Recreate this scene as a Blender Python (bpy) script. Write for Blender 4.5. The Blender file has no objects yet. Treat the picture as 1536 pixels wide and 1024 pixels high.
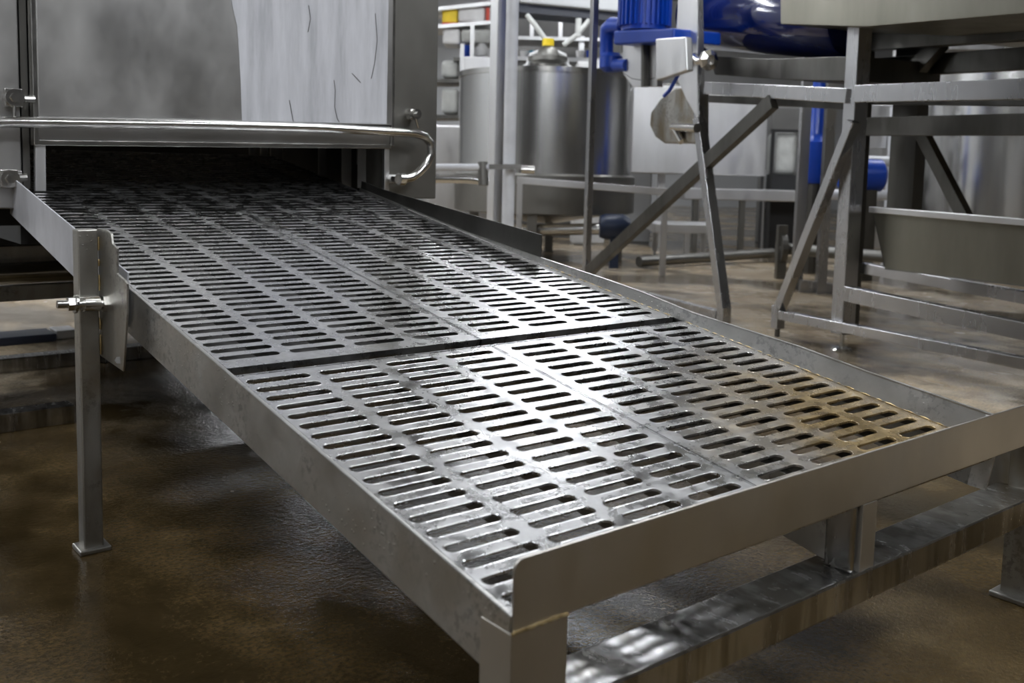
import bpy, bmesh, math, random
from mathutils import Vector, Matrix
random.seed(7)
SC = bpy.context.scene
COL = SC.collection
PI = math.pi

# ------------------------------------------------------------------ camera model
F_PX, PPX, PPY = 1446.49, 769.27, 397.89
CAM = Vector((-0.6894, -1.1317, 0.8893))
RT = Vector((0.7767, -0.6294, 0.0232)).normalized()
FW = Vector((0.6283, 0.7718, -0.0983)).normalized()
UP = RT.cross(FW).normalized()
RT = FW.cross(UP).normalized()
SLOPE = 0.16974                                   # pitch of the drain deck
CA, SA = math.cos(SLOPE), math.sin(SLOPE)
Z0 = 0.43                                         # height of deck origin above the floor
# room axes: the hall runs along the viewing direction, levelled
HF = Vector((FW.x, FW.y, 0)).normalized()
HR = Vector((HF.y, -HF.x, 0))
VZ = Vector((0, 0, 1))

def ray(px, py):
    return FW + RT * ((px - PPX) / F_PX) - UP * ((py - PPY) / F_PX)
def at(px, py, d):
    return CAM + ray(px, py) * d
def onplane(px, py, p, n):
    r = ray(px, py); return CAM + r * ((p - CAM).dot(n) / r.dot(n))
def onX(px, py, x): return onplane(px, py, Vector((x, 0, 0)), Vector((1, 0, 0)))
def onY(px, py, y): return onplane(px, py, Vector((0, y, 0)), Vector((0, 1, 0)))
def onZ(px, py, z=0.0): return onplane(px, py, Vector((0, 0, z)), VZ)
def D(u, v, h=0.0):
    return Vector((u, v * CA - h * SA, v * SA + h * CA + Z0))
# plane of the tall equipment stand
SA0 = Vector((3.71, 1.60, 0)); ST = Vector((0.27, 0.963, 0)).normalized(); SN = Vector((ST.y, -ST.x, 0))
def onS(px, py, off=0.0):
    return onplane(px, py, SA0 + SN * off, SN)

# ------------------------------------------------------------------ node helpers
def new_mat(name):
    m = bpy.data.materials.new(name); m.use_nodes = True
    nt = m.node_tree
    return m, nt, nt.nodes['Principled BSDF']
def nd(nt, t, **kw):
    n = nt.nodes.new(t)
    for k, v in kw.items():
        if k in n.inputs: n.inputs[k].default_value = v
        else: setattr(n, k, v)
    return n
def ramp(nt, fac, stops):
    r = nt.nodes.new('ShaderNodeValToRGB'); e = r.color_ramp.elements
    while len(e) < len(stops): e.new(0.5)
    for el, (p, c) in zip(e, stops):
        el.position = p; el.color = (c[0], c[1], c[2], 1) if len(c) == 3 else c
    nt.links.new(fac, r.inputs['Fac']); return r.outputs['Color']
def mixc(nt, fac, a, b, mode='MIX'):
    m = nt.nodes.new('ShaderNodeMix'); m.data_type = 'RGBA'; m.blend_type = mode
    for s, v in ((m.inputs[0], fac), (m.inputs[6], a), (m.inputs[7], b)):
        if hasattr(v, 'links'): nt.links.new(v, s)
        elif isinstance(v, (int, float)): s.default_value = v
        else: s.default_value = (v[0], v[1], v[2], 1)
    return m.outputs[2]
def coords(nt, scale=(1, 1, 1), kind='Object'):
    tc = nt.nodes.new('ShaderNodeTexCoord'); mp = nt.nodes.new('ShaderNodeMapping')
    mp.inputs['Scale'].default_value = scale
    nt.links.new(tc.outputs[kind], mp.inputs['Vector']); return mp.outputs['Vector']
def noise(nt, vec, scale, detail=3, rough=0.55):
    n = nd(nt, 'ShaderNodeTexNoise', Scale=scale, Detail=detail, Roughness=rough)
    nt.links.new(vec, n.inputs['Vector']); return n.outputs['Fac']
def bump(nt, h, bs, strength=0.2, dist=0.002, prev=None):
    b = nd(nt, 'ShaderNodeBump', Strength=strength, Distance=dist)
    nt.links.new(h, b.inputs['Height'])
    if prev: nt.links.new(prev, b.inputs['Normal'])
    if bs: nt.links.new(b.outputs['Normal'], bs.inputs['Normal'])
    return b.outputs['Normal']

def steel(name, c0=(.42, .42, .41), c1=(.56, .56, .56), r0=.26, r1=.46, sc=6, stretch=(1, 1, .25),
          drops=0.0, stain=None, bumpy=0.05, metallic=1.0, specks=None, lohi=(.3, .7)):
    m, nt, bs = new_mat(name)
    v = coords(nt, stretch)
    n = noise(nt, v, sc, 5, .6)
    col = ramp(nt, n, [(lohi[0], c0), (lohi[1], c1)])
    if specks:
        sp = ramp(nt, noise(nt, coords(nt), specks[0], 3, .7), [(.50, (1, 1, 1)), (.60, (specks[1],) * 3)])
        mk = ramp(nt, noise(nt, coords(nt), 5, 4, .6), [(.46, (0, 0, 0)), (.58, (1, 1, 1))])
        col = mixc(nt, mk, col, mixc(nt, 1.0, col, sp, 'MULTIPLY'))
    if stain:
        v2 = coords(nt, stain[2] if len(stain) > 2 else (1, 1, .4))
        s = noise(nt, v2, stain[1], 4, .65)
        f = ramp(nt, s, [(.48, (0, 0, 0)), (.66, (1, 1, 1))])
        col = mixc(nt, f, col, stain[0])
    nt.links.new(col, bs.inputs['Base Color'])
    bs.inputs['Metallic'].default_value = metallic
    n2 = noise(nt, coords(nt, stretch), sc * 2.7, 4, .6)
    rr = ramp(nt, n2, [(.3, (r0,) * 3), (.7, (r1,) * 3)])
    nt.links.new(rr, bs.inputs['Roughness'])
    nrm = bump(nt, n2, bs, bumpy, .004)
    if drops > 0:
        vo = nd(nt, 'ShaderNodeTexVoronoi', Scale=95.0, Randomness=1.0)
        nt.links.new(coords(nt), vo.inputs['Vector'])
        dr = ramp(nt, vo.outputs['Distance'], [(.0, (1, 1, 1)), (.24, (0, 0, 0))])
        mask = ramp(nt, noise(nt, coords(nt), 9, 3), [(.5, (0, 0, 0)), (.62, (1, 1, 1))])
        bump(nt, mixc(nt, 1.0, dr, mask, 'MULTIPLY'), bs, drops, .003, nrm)
    return m

def plain(name, col, rough=.5, metallic=0.0, var=.12, sc=5, coat=0.0, bumpy=.0):
    m, nt, bs = new_mat(name)
    n = noise(nt, coords(nt), sc, 4)
    lo = tuple(c * (1 - var) for c in col); hi = tuple(min(1, c * (1 + var)) for c in col)
    nt.links.new(ramp(nt, n, [(.3, lo), (.7, hi)]), bs.inputs['Base Color'])
    bs.inputs['Roughness'].default_value = rough; bs.inputs['Metallic'].default_value = metallic
    bs.inputs['Coat Weight'].default_value = coat
    if bumpy: bump(nt, n, bs, bumpy, .02)
    return m

M = {}
M['rail'] = steel('wet_rail_steel', (.36, .355, .335), (.54, .535, .52), .28, .50, 5, (1, 1, 1), .4, bumpy=.03, specks=(70, .68))
M['leg'] = steel('leg_steel', (.30, .29, .265), (.46, .45, .42), .30, .50, 7, (1, 1, .3), .3, ((.24, .20, .14), 5), specks=(60, .62))
M['apron'] = steel('apron_steel', (.42, .40, .365), (.54, .52, .48), .34, .46, 3, (1, 1, .5), .0)
M['beam'] = steel('drip_streaked_steel', (.30, .29, .27), (.54, .54, .54), .16, .30, 22, (1, .4, .10), .0, bumpy=.01, lohi=(.44, .56))
M['hood'] = steel('brushed_hood_steel', (.37, .365, .355), (.48, .475, .47), .32, .46, 2.2, (1, 1, .6), 0, bumpy=.02)
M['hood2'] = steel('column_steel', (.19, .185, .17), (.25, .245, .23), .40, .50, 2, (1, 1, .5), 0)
M['bright'] = steel('polished_steel', (.55, .545, .52), (.68, .67, .65), .14, .26, 8, (1, 1, 1), 0)
M['chute'] = steel('olive_grey_sheet', (.20, .19, .155), (.29, .28, .235), .34, .46, 3)
M['dark'] = steel('shade_darkened_steel', (.09, .088, .08), (.16, .155, .145), .3, .5, 5)  # darker copy of the steel, shade among the stand parts put into its colour
M['stand'] = steel('stand_steel', (.41, .41, .415), (.52, .52, .53), .22, .34, 2, bumpy=.0)
M['vat'] = steel('vat_steel', (.60, .60, .59), (.74, .74, .73), .15, .26, 1.6, (1, 1, .02), bumpy=.5)
M['sheet'] = steel('pale_sheet_steel', (.60, .60, .60), (.72, .72, .73), .32, .48, 3)
M['white_pipe'] = plain('white_pipe_paint', (.62, .63, .66), .35)
M['blue'] = plain('blue_machine_paint', (.002, .045, .36), .35, coat=.1)
M['navy'] = plain('navy_drum_paint', (.002, .010, .10), .14, coat=.5)
M['black'] = plain('black_rubber', (.015, .015, .016), .5)
M['white'] = plain('white_plastic', (.72, .72, .72), .5)
M['sack'] = plain('woven_sack', (.55, .56, .54), .8, bumpy=.6, sc=8)
M['yellow'] = plain('yellow_print', (.85, .62, .02), .5)
M['red'] = plain('red_print', (.6, .06, .03), .5)
M['wall'] = plain('pale_wall_panel', (.46, .47, .48), .55, var=.06, sc=.6)
M['ceil'] = plain('ceiling_panel', (.20, .20, .20), .7, var=.04)
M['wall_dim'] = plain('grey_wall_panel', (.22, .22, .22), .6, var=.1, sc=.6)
M['cab'] = plain('grey_cabinet', (.13, .127, .122), .5, var=.2, sc=1.5)
M['navyband'] = plain('dark_navy_panel', (.02, .025, .045), .4)
M['teal'] = plain('teal_plastic', (.05, .25, .36), .4)
M['shade_black'] = plain('shaded_interior', (.015, .015, .015), .7)  # near-black tone puts the shade inside the housing into the colour
M['weld'] = steel('weld_bead_steel', (.36, .27, .13), (.62, .50, .28), .26, .45, 60)

def film_mat():
    m, nt, bs = new_mat('pale_streaked_film')
    n = noise(nt, coords(nt, (3.5, 1, .35)), 5, 6, .65)
    nt.links.new(ramp(nt, n, [(.32, (.38, .385, .41)), (.5, (.50, .505, .535)), (.7, (.61, .615, .65))]), bs.inputs['Base Color'])
    bs.inputs['Metallic'].default_value = .2; bs.inputs['Roughness'].default_value = .45
    return m
M['film'] = film_mat()

def grate_mat(name, rust):
    m, nt, bs = new_mat(name)
    n = noise(nt, coords(nt, (1, 1, 1)), 14, 5, .65)
    col = ramp(nt, n, [(.3, (.31, .31, .31)), (.7, (.48, .48, .48))])
    if rust:
        # rust bloom spreading from the outer front corner of this panel
        tc = nt.nodes.new('ShaderNodeTexCoord'); mp = nt.nodes.new('ShaderNodeMapping')
        mp.inputs['Location'].default_value = (-1.10, .14, 0); mp.inputs['Scale'].default_value = (1, 1, 0)
        nt.links.new(tc.outputs['Object'], mp.inputs['Vector'])
        ln = nd(nt, 'ShaderNodeVectorMath', operation='LENGTH'); nt.links.new(mp.outputs[0], ln.inputs[0])
        ad = nd(nt, 'ShaderNodeMath', operation='MULTIPLY_ADD'); ad.inputs[1].default_value = .5
        n3 = noise(nt, coords(nt, (1, 2.2, 1)), 7, 5, .65)
        nt.links.new(n3, ad.inputs[0]); nt.links.new(ln.outputs['Value'], ad.inputs[2])
        f = ramp(nt, ad.outputs[0], [(.42, (1, 1, 1)), (.78, (0, 0, 0))])
        n4 = noise(nt, coords(nt, (1, 2.4, 1)), 16, 5, .7)
        rc = ramp(nt, n4, [(.32, (.085, .058, .028)), (.52, (.19, .135, .06)), (.62, (.28, .20, .09)), (.74, (.34, .31, .25))])
        col = mixc(nt, f, col, rc)
        inv = nd(nt, 'ShaderNodeMath', operation='MULTIPLY_ADD'); inv.inputs[1].default_value = -.55; inv.inputs[2].default_value = 1.0
        nt.links.new(f, inv.inputs[0]); nt.links.new(inv.outputs[0], bs.inputs['Metallic'])
    else:
        bs.inputs['Metallic'].default_value = 1
    nt.links.new(col, bs.inputs['Base Color'])
    n2 = noise(nt, coords(nt), 22, 4, .6)
    nt.links.new(ramp(nt, n2, [(.32, (.16,) * 3), (.52, (.30,) * 3), (.72, (.46,) * 3)]), bs.inputs['Roughness'])
    b1 = bump(nt, noise(nt, coords(nt), 35, 3), None, .09, .004)
    bump(nt, noise(nt, coords(nt), 170, 2), bs, .12, .002, b1)
    return m
M['grate'] = grate_mat('wet_grate_steel', False)
M['grate_rust'] = grate_mat('rusting_grate_steel', True)

def floor_mat():
    m, nt, bs = new_mat('wet_concrete_floor')
    c = coords(nt)
    big = noise(nt, c, .55, 5, .6); mid = noise(nt, c, 2.6, 6, .65); fine = noise(nt, c, 90, 3, .7)
    # concrete darkened by water, grime and painted shade near the table, paler dry beyond
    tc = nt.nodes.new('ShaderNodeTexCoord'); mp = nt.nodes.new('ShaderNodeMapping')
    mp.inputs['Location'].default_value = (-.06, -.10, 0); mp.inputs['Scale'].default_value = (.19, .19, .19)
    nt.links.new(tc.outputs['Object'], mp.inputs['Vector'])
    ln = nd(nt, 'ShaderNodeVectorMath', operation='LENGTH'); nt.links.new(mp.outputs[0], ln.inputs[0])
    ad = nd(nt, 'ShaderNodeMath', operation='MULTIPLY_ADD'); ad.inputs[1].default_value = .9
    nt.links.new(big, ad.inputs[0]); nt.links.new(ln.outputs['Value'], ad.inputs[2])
    wet_shade = ramp(nt, ad.outputs[0], [(.95, (1, 1, 1)), (1.65, (0, 0, 0))])
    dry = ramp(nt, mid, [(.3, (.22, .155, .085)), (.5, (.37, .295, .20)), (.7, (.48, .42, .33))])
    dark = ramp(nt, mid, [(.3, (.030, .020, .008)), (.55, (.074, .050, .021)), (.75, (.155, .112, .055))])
    col = mixc(nt, wet_shade, dry, dark)
    fr = ramp(nt, fine, [(.35, (.55,) * 3), (.65, (1.25,) * 3)])
    col = mixc(nt, .8, col, fr, 'MULTIPLY')
    nt.links.new(col, bs.inputs['Base Color'])
    pud = noise(nt, coords(nt, (1, .6, 1)), 1.3, 4, .6)
    pc = ramp(nt, pud, [(.42, (.42,) * 3), (.54, (1.0,) * 3)])
    nt.links.new(mixc(nt, 1.0, col, pc, 'MULTIPLY'), bs.inputs['Base Color'])
    rd = ramp(nt, pud, [(.42, (.05,) * 3), (.60, (.30,) * 3)])
    nt.links.new(rd, bs.inputs['Roughness'])
    g = noise(nt, c, 75, 3, .7)
    bs_amt = ramp(nt, pud, [(.40, (.10,) * 3), (.6, (.8,) * 3)])
    b = nd(nt, 'ShaderNodeBump', Distance=.004); nt.links.new(bs_amt, b.inputs['Strength']); nt.links.new(g, b.inputs['Height'])
    w = noise(nt, c, 9, 2)
    b2 = nd(nt, 'ShaderNodeBump', Distance=.01, Strength=.10); nt.links.new(w, b2.inputs['Height']); nt.links.new(b.outputs[0], b2.inputs['Normal'])
    nt.links.new(b2.outputs[0], bs.inputs['Normal'])
    bs.inputs['Specular IOR Level'].default_value = .20
    return m
M['floor'] = floor_mat()

def lamp_mat():
    m, nt, bs = new_mat('lit_lamp_diffuser')
    bs.inputs['Base Color'].default_value = (1, 1, 1, 1)
    bs.inputs['Emission Color'].default_value = (.93, .96, 1, 1); bs.inputs['Emission Strength'].default_value = LAMP
    return m
LAMP = 52.0
M['lamp'] = lamp_mat()

# ------------------------------------------------------------------ mesh helpers
class MB:
    def __init__(s): s.v = []; s.f = []
    def add(s, vs, fs):
        o = len(s.v); s.v += [Vector(p) for p in vs]; s.f += [[i + o for i in f] for f in fs]; return s
    def box(s, x0, x1, y0, y1, z0, z1):
        return s.add([(x0, y0, z0), (x1, y0, z0), (x1, y1, z0), (x0, y1, z0), (x0, y0, z1), (x1, y0, z1), (x1, y1, z1), (x0, y1, z1)],
                     [(3, 2, 1, 0), (4, 5, 6, 7), (0, 1, 5, 4), (1, 2, 6, 5), (2, 3, 7, 6), (3, 0, 4, 7)])
    def hexa(s, a, b):                       # two quads of four points
        return s.add(list(a) + list(b), [(3, 2, 1, 0), (4, 5, 6, 7), (0, 1, 5, 4), (1, 2, 6, 5), (2, 3, 7, 6), (3, 0, 4, 7)])
    def beam(s, p0, p1, w, d, up=VZ):        # w across (side axis), d along up axis
        p0, p1 = Vector(p0), Vector(p1); t = (p1 - p0).normalized()
        sd = t.cross(up)
        if sd.length < 1e-4: sd = t.cross(Vector((1, 0, 0)))
        sd.normalize(); u = sd.cross(t).normalized()
        q = lambda p: [p - sd * w / 2 - u * d / 2, p + sd * w / 2 - u * d / 2, p + sd * w / 2 + u * d / 2, p - sd * w / 2 + u * d / 2]
        return s.hexa(q(p0), q(p1))
    def prism(s, poly, ex):
        n = len(poly); ex = Vector(ex); poly = [Vector(p) for p in poly]
        return s.add(poly + [p + ex for p in poly],
                     [tuple(range(n - 1, -1, -1)), tuple(range(n, 2 * n))] + [(i, (i + 1) % n, (i + 1) % n + n, i + n) for i in range(n)])
    def tube(s, pts, r, seg=16, cap=True):
        pts = [Vector(p) for p in pts]; n = len(pts); rs = r if isinstance(r, (list, tuple)) else [r] * n
        vs = []; ref = None
        for i, p in enumerate(pts):
            t = (pts[min(i + 1, n - 1)] - pts[max(i - 1, 0)]).normalized()
            if ref is None:
                ref = t.cross(VZ)
                if ref.length < 1e-3: ref = t.cross(Vector((1, 0, 0)))
            ref = (ref - t * ref.dot(t)).normalized(); b = t.cross(ref)
            for k in range(seg):
                a = 2 * PI * k / seg; vs.append(p + (ref * math.cos(a) + b * math.sin(a)) * rs[i])
        fs = [(i * seg + k, i * seg + (k + 1) % seg, (i + 1) * seg + (k + 1) % seg, (i + 1) * seg + k) for i in range(n - 1) for k in range(seg)]
        if cap: fs += [tuple(range(seg - 1, -1, -1)), tuple(range((n - 1) * seg, n * seg))]
        return s.add(vs, fs)
    def cyl(s, p0, p1, r, seg=20): return s.tube([p0, p1], r, seg)
    def lathe(s, c, prof, seg=48, axis=None):
        c = Vector(c); ax = axis or VZ
        e1 = ax.cross(Vector((1, 0, 0)));
        if e1.length < 1e-3: e1 = ax.cross(Vector((0, 1, 0)))
        e1.normalize(); e2 = ax.cross(e1)
        vs = [c + ax * z + (e1 * math.cos(2 * PI * k / seg) + e2 * math.sin(2 * PI * k / seg)) * max(r, 1e-4) for r, z in prof for k in range(seg)]
        fs = [(i * seg + k, i * seg + (k + 1) % seg, (i + 1) * seg + (k + 1) % seg, (i + 1) * seg + k) for i in range(len(prof) - 1) for k in range(seg)]
        return s.add(vs, fs)
    def build(s, name, mat, parent=None, bevel=0.0, smooth=False, label=None, segs=2):
        me = bpy.data.meshes.new(name)
        org = Vector((0, 0, 0))
        if parent is not None: org = wpos(parent)
        me.from_pydata([tuple(p - org) for p in s.v], [], s.f); me.validate(); me.update()
        bm = bmesh.new(); bm.from_mesh(me); bmesh.ops.recalc_face_normals(bm, faces=bm.faces); bm.to_mesh(me); bm.free()
        o = bpy.data.objects.new(name, me); COL.objects.link(o)
        me.materials.append(M[mat] if isinstance(mat, str) else mat)
        if parent is not None: o.parent = parent
        if bevel:
            b = o.modifiers.new('bevel', 'BEVEL'); b.width = bevel; b.segments = segs; b.limit_method = 'ANGLE'; b.angle_limit = .6
        if smooth:
            for p in me.polygons: p.use_smooth = True
            es = o.modifiers.new('es', 'EDGE_SPLIT'); es.split_angle = .7
        if label: o['label'] = label
        return o
def wpos(o):
    p = Vector(o.location)
    while o.parent is not None: o = o.parent; p += Vector(o.location)
    return p
def thing(name, loc, label, cat, group=None):
    o = bpy.data.objects.new(name, None); COL.objects.link(o); o.location = loc; o.empty_display_size = .1
    o['label'] = label; o['category'] = cat
    if group: o['group'] = group
    return o
def tag(o, label, cat, group=None):
    o['label'] = label; o['category'] = cat
    if group: o['group'] = group
    return o
def struct(o): o['kind'] = 'structure'; return o

# ================================================================== ROOM
RC = Vector((CAM.x, CAM.y, 0))
def room(r, f, z=0): return RC + HR * r + HF * f + VZ * z
def rbox(r0, r1, f0, f1, z0, z1):
    m = MB(); m.hexa([room(r0, f0, z0), room(r1, f0, z0), room(r1, f1, z0), room(r0, f1, z0)], [room(r0, f0, z1), room(r1, f0, z1), room(r1, f1, z1), room(r0, f1, z1)]); return m
RL, RR, FN, FB, HC = -9, 14, -6, 27, 5.6
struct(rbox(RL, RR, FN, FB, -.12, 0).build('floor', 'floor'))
struct(rbox(RL, RR, FN, FB, HC, HC + .1).build('ceiling', 'ceil'))
struct(rbox(RL, RR, FB, FB + .1, 0, HC).build('wall_back', 'wall'))
struct(rbox(RL - .1, RL, FN, FB, 0, HC).build('wall_left', 'wall'))
struct(rbox(RR, RR + .1, FN, FB, 0, HC).build('wall_right', 'wall_dim'))
struct(rbox(RL, RR, FN - .1, FN, 0, HC).build('wall_front', 'wall_dim'))

# ceiling lamps: unseen white LED battens, some added only as fill, hung at 4.3 m
def lamp(c, ln, along, w=.22):
    t = along.normalized()
    L = thing('unseen_ceiling_lamp', c, 'unseen long white batten lamp hung from the ceiling', 'lamp', 'ceiling batten lamps')
    MB().beam(c - t * ln / 2 + VZ * .06, c + t * ln / 2 + VZ * .06, w, .07).build('housing', 'white', L)
    MB().beam(c - t * ln / 2, c + t * ln / 2, w * .9, .04).build('diffuser', 'lamp', L)
    MB().tube([c - t * ln * .35 + VZ * .08, c - t * ln * .35 + VZ * (HC - c.z)], .006, 6).build('hanger', 'white', L)
    MB().tube([c + t * ln * .35 + VZ * .08, c + t * ln * .35 + VZ * (HC - c.z)], .006, 6).build('hanger', 'white', L)
ZL = 4.25
for c in [(5.6, 5.2), (6.9, 6.3), (4.7, 12.4), (8.5, 10.5), (12, 13), (9.5, 3.5), (-2.5, 5.5), (1.6, 8.6), (-1.5, 0.5), (3.4, -1.2), (15, 17.5), (8, 17), (-3.4, -3.2), (2.7, 1.0), (2.4, 6.4), (-3.6, 3.6), (-1.6, -2.4), (2.0, -2.8), (-1.7, 8.7), (-.2, 10.6)]:  # several added to brighten the vat, stand, near floor and front faces
    lamp(Vector((c[0], c[1], ZL)), 1.3 if c in ((5.6, 5.2), (6.9, 6.3)) else 2.4, HR)

# ================================================================== DRAIN TABLE
T = thing('drain_table', (0, 0, 0), 'sloping stainless drain table with slotted grate panels in the foreground', 'drain table')

def grate(name, u0, u1, v0, v1, slots_u, rows, mat, label=None, lip=True):
    W2 = .0100; vs = []; fs = []
    NE = 5                                   # points per half end (angles)
    ub = [u0] + [(slots_u[i][1] + slots_u[i + 1][0]) / 2 for i in range(len(slots_u) - 1)] + [u1]
    rows = sorted(rows)
    vb = [v0] + [(rows[i] + rows[i + 1]) / 2 for i in range(len(rows) - 1)] + [v1]
    for ci, (a, b) in enumerate(slots_u):
        for ri, vc in enumerate(rows):
            x0, x1, y0, y1 = ub[ci], ub[ci + 1], vb[ri], vb[ri + 1]
            b_ = b + random.uniform(-.0008, .0008)
            outer = []; dirs = []; cen = []
            for k in range(2 * NE - 1):       # right end -90..90
                t = k / (2 * NE - 2); an = -PI / 2 + PI * t
                cen.append((b_ - W2, vc)); dirs.append((math.cos(an), math.sin(an)))
                if t <= .25: outer.append((b_ - W2 + (x1 - b_ + W2) * (t / .25), y0))
                elif t >= .75: outer.append((b_ - W2 + (x1 - b_ + W2) * ((1 - t) / .25), y1))
                else: outer.append((x1, y0 + (y1 - y0) * (t - .25) / .5))
            for k in range(2 * NE - 1):
                t = k / (2 * NE - 2); an = PI / 2 + PI * t
                cen.append((a + W2, vc)); dirs.append((math.cos(an), math.sin(an)))
                if t <= .25: outer.append((a + W2 - (a + W2 - x0) * (t / .25), y1))
                elif t >= .75: outer.append((a + W2 - (a + W2 - x0) * ((1 - t) / .25), y0))
                else: outer.append((x0, y1 - (y1 - y0) * (t - .25) / .5))
            n = len(outer)
            rings = [[D(o[0], o[1], 0) for o in outer]]
            for off, h in (((.0012, 0.0), (.0, -.0001), (0.0, -.0014)) if v0 > 0 else ((.0022, 0.0), (.0011, .0006), (.0, -.0001), (0.0, -.0042))):
                rings.append([D(c[0] + d[0] * (W2 + off), c[1] + d[1] * (W2 + off), h) for c, d in zip(cen, dirs)])
            o = len(vs)
            for r in rings: vs += r
            for j in range(len(rings) - 1):
                for k in range(n):
                    k2 = (k + 1) % n
                    fs.append((o + j * n + k, o + j * n + k2, o + (j + 1) * n + k2, o + (j + 1) * n + k))
    m = MB(); m.v = vs; m.f = fs
    # folded edges
    e = .0025
    for (pa, pb, n_) in (((u0, v0), (u1, v0), (0, 1)), ((u1, v0), (u1, v1), (-1, 0)), ((u1, v1), (u0, v1), (0, -1)), ((u0, v1), (u0, v0), (1, 0))):
        q = lambda h: [D(pa[0], pa[1], h), D(pb[0], pb[1], h), D(pb[0] + n_[0] * e, pb[1] + n_[1] * e, h), D(pa[0] + n_[0] * e, pa[1] + n_[1] * e, h)]
        m.hexa(q(-.026), q(.0010))
    me = bpy.data.meshes.new(name); me.from_pydata([tuple(p) for p in m.v], [], m.f); me.update()
    bm = bmesh.new(); bm.from_mesh(me); bmesh.ops.remove_doubles(bm, verts=bm.verts, dist=1e-5); bmesh.ops.recalc_face_normals(bm, faces=bm.faces)
    # make sure the top faces upward
    top = [f for f in bm.faces if f.normal.z > .9 or f.normal.z < -.9]
    if sum(f.normal.z * f.calc_area() for f in top) < 0: bmesh.ops.reverse_faces(bm, faces=bm.faces)
    bm.to_mesh(me); bm.free()
    ob = bpy.data.objects.new(name, me); COL.objects.link(ob); ob.parent = T; me.materials.append(M[mat])
    if label: ob['label'] = label
    # second slotted layer just beneath: cross slats that half close the openings
    s = MB()
    for (a, b) in (slots_u if v0 < 0 else []):
        for vc in [r for r in rows if r > .13 or u0 > .5]:
            v_ = vc - .0055
            s.hexa([D(a + .018, v_ - .0045, -.017), D(b - .026, v_ - .0045, -.017), D(b - .026, v_ + .0045, -.017), D(a + .018, v_ + .0045, -.017)],
                   [D(a + .018, v_ - .0045, -.014), D(b - .026, v_ - .0045, -.014), D(b - .026, v_ + .0045, -.014), D(a + .018, v_ + .0045, -.014)])
    for vc in ([r for r in rows if r > .13 or u0 > .5] if v0 < 0 else []):
        v_ = vc - .0055
        s.hexa([D(slots_u[0][0] + .02, v_ - .002, -.022), D(slots_u[-1][1] - .03, v_ - .002, -.022), D(slots_u[-1][1] - .03, v_ + .002, -.022), D(slots_u[0][0] + .02, v_ + .002, -.022)],
               [D(slots_u[0][0] + .02, v_ - .002, -.0165), D(slots_u[-1][1] - .03, v_ - .002, -.0165), D(slots_u[-1][1] - .03, v_ + .002, -.0165), D(slots_u[0][0] + .02, v_ + .002, -.0165)])
    if s.v: s.build('under_slats', mat, ob)
    st = MB()
    HB = -.05 if v0 > 0 else -.018
    for i in range(len(slots_u) + 1):
        uu = ub[i] + (.006 if i == 0 else (-.006 if i == len(slots_u) else 0))
        st.hexa([D(uu - .004, v0 + .004, HB), D(uu + .004, v0 + .004, HB), D(uu + .004, v1 - .004, -.05), D(uu - .004, v1 - .004, -.05)],
                [D(uu - .004, v0 + .004, -.0055), D(uu + .004, v0 + .004, -.0055), D(uu + .004, v1 - .004, -.0055), D(uu - .004, v1 - .004, -.0055)])
        if 0 < i < len(slots_u):
            for ve, sg in (((v0, 1), (v1, -1)) if v0 > 0 else ((v1, -1),)):
                a_, b_ = sorted((ve + sg * .003, ve + sg * .007))
                st.hexa([D(uu - .012, a_, -.05), D(uu + .012, a_, -.05), D(uu + .012, b_, -.05), D(uu - .012, b_, -.05)],
                        [D(uu - .012, a_, -.006), D(uu + .012, a_, -.006), D(uu + .012, b_, -.006), D(uu - .012, b_, -.006)])
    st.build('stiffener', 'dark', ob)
    return ob
SL = [(.0028 + .1430 * i, .1240 + .1412 * i) for i in range(4)]
SRt = [(.6035 + .1487 * i, .7215 + .1487 * i) for i in range(4)]
LOW = [.4570 - .0411 * i for i in range(19)]
UPR = [.5830 + .0393 * i for i in range(60)]
VEND = UPR[-1] + .03
grate('grate_panel', -.004, .5703, -.312, .4935, SL, LOW, 'grate', 'silvery lower left slotted grate panel')
grate('grate_panel', .5730, 1.199, -.312, .4935, SRt, LOW, 'grate_rust', 'lower right slotted grate panel with brown rust stains')
grate('grate_panel', -.004, .5703, .5300, VEND, SL, UPR, 'grate', 'upper left slotted grate panel running under the hood')
grate('grate_panel', .5730, 1.199, .5300, VEND, SRt, UPR, 'grate', 'upper right slotted grate panel running under the hood')

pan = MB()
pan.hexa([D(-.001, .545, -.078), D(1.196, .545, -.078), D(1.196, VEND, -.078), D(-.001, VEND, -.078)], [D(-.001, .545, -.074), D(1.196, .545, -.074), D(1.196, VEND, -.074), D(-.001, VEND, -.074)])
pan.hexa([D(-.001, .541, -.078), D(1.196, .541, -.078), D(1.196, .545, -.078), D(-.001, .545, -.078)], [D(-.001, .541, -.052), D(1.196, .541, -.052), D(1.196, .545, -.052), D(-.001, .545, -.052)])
pan.build('slot_shade_pan', 'dark', T)  # pan added to block light so the upper slots stay black
# left side rail: folded channel, lower part then taller upper part
def side(poly_vh, u, t):                     # plate in a plane u = const
    return MB().prism([D(u, v, h) for v, h in poly_vh], (t, 0, 0))
m = side([(-.3155, -.088), (1.09, -.100), (1.09, .0015), (-.3155, .0015)], -.0125, .004)
m.hexa([D(-.0125, -.3155, -.001), D(-.0045, -.3155, -.001), D(-.0045, 1.09, -.001), D(-.0125, 1.09, -.001)],
       [D(-.0125, -.3155, .0015), D(-.0045, -.3155, .0015), D(-.0045, 1.09, .0015), D(-.0125, 1.09, .0015)])
m.build('side_rail', 'rail', T, .0012)
m = side([(1.05, -.088), (2.17, -.078), (2.17, .040), (1.05, .040)], -.0190, .004)
m.build('splash_guard', 'film', T, .001, label='pale streaked upper splash guard plate on the left')
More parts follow.
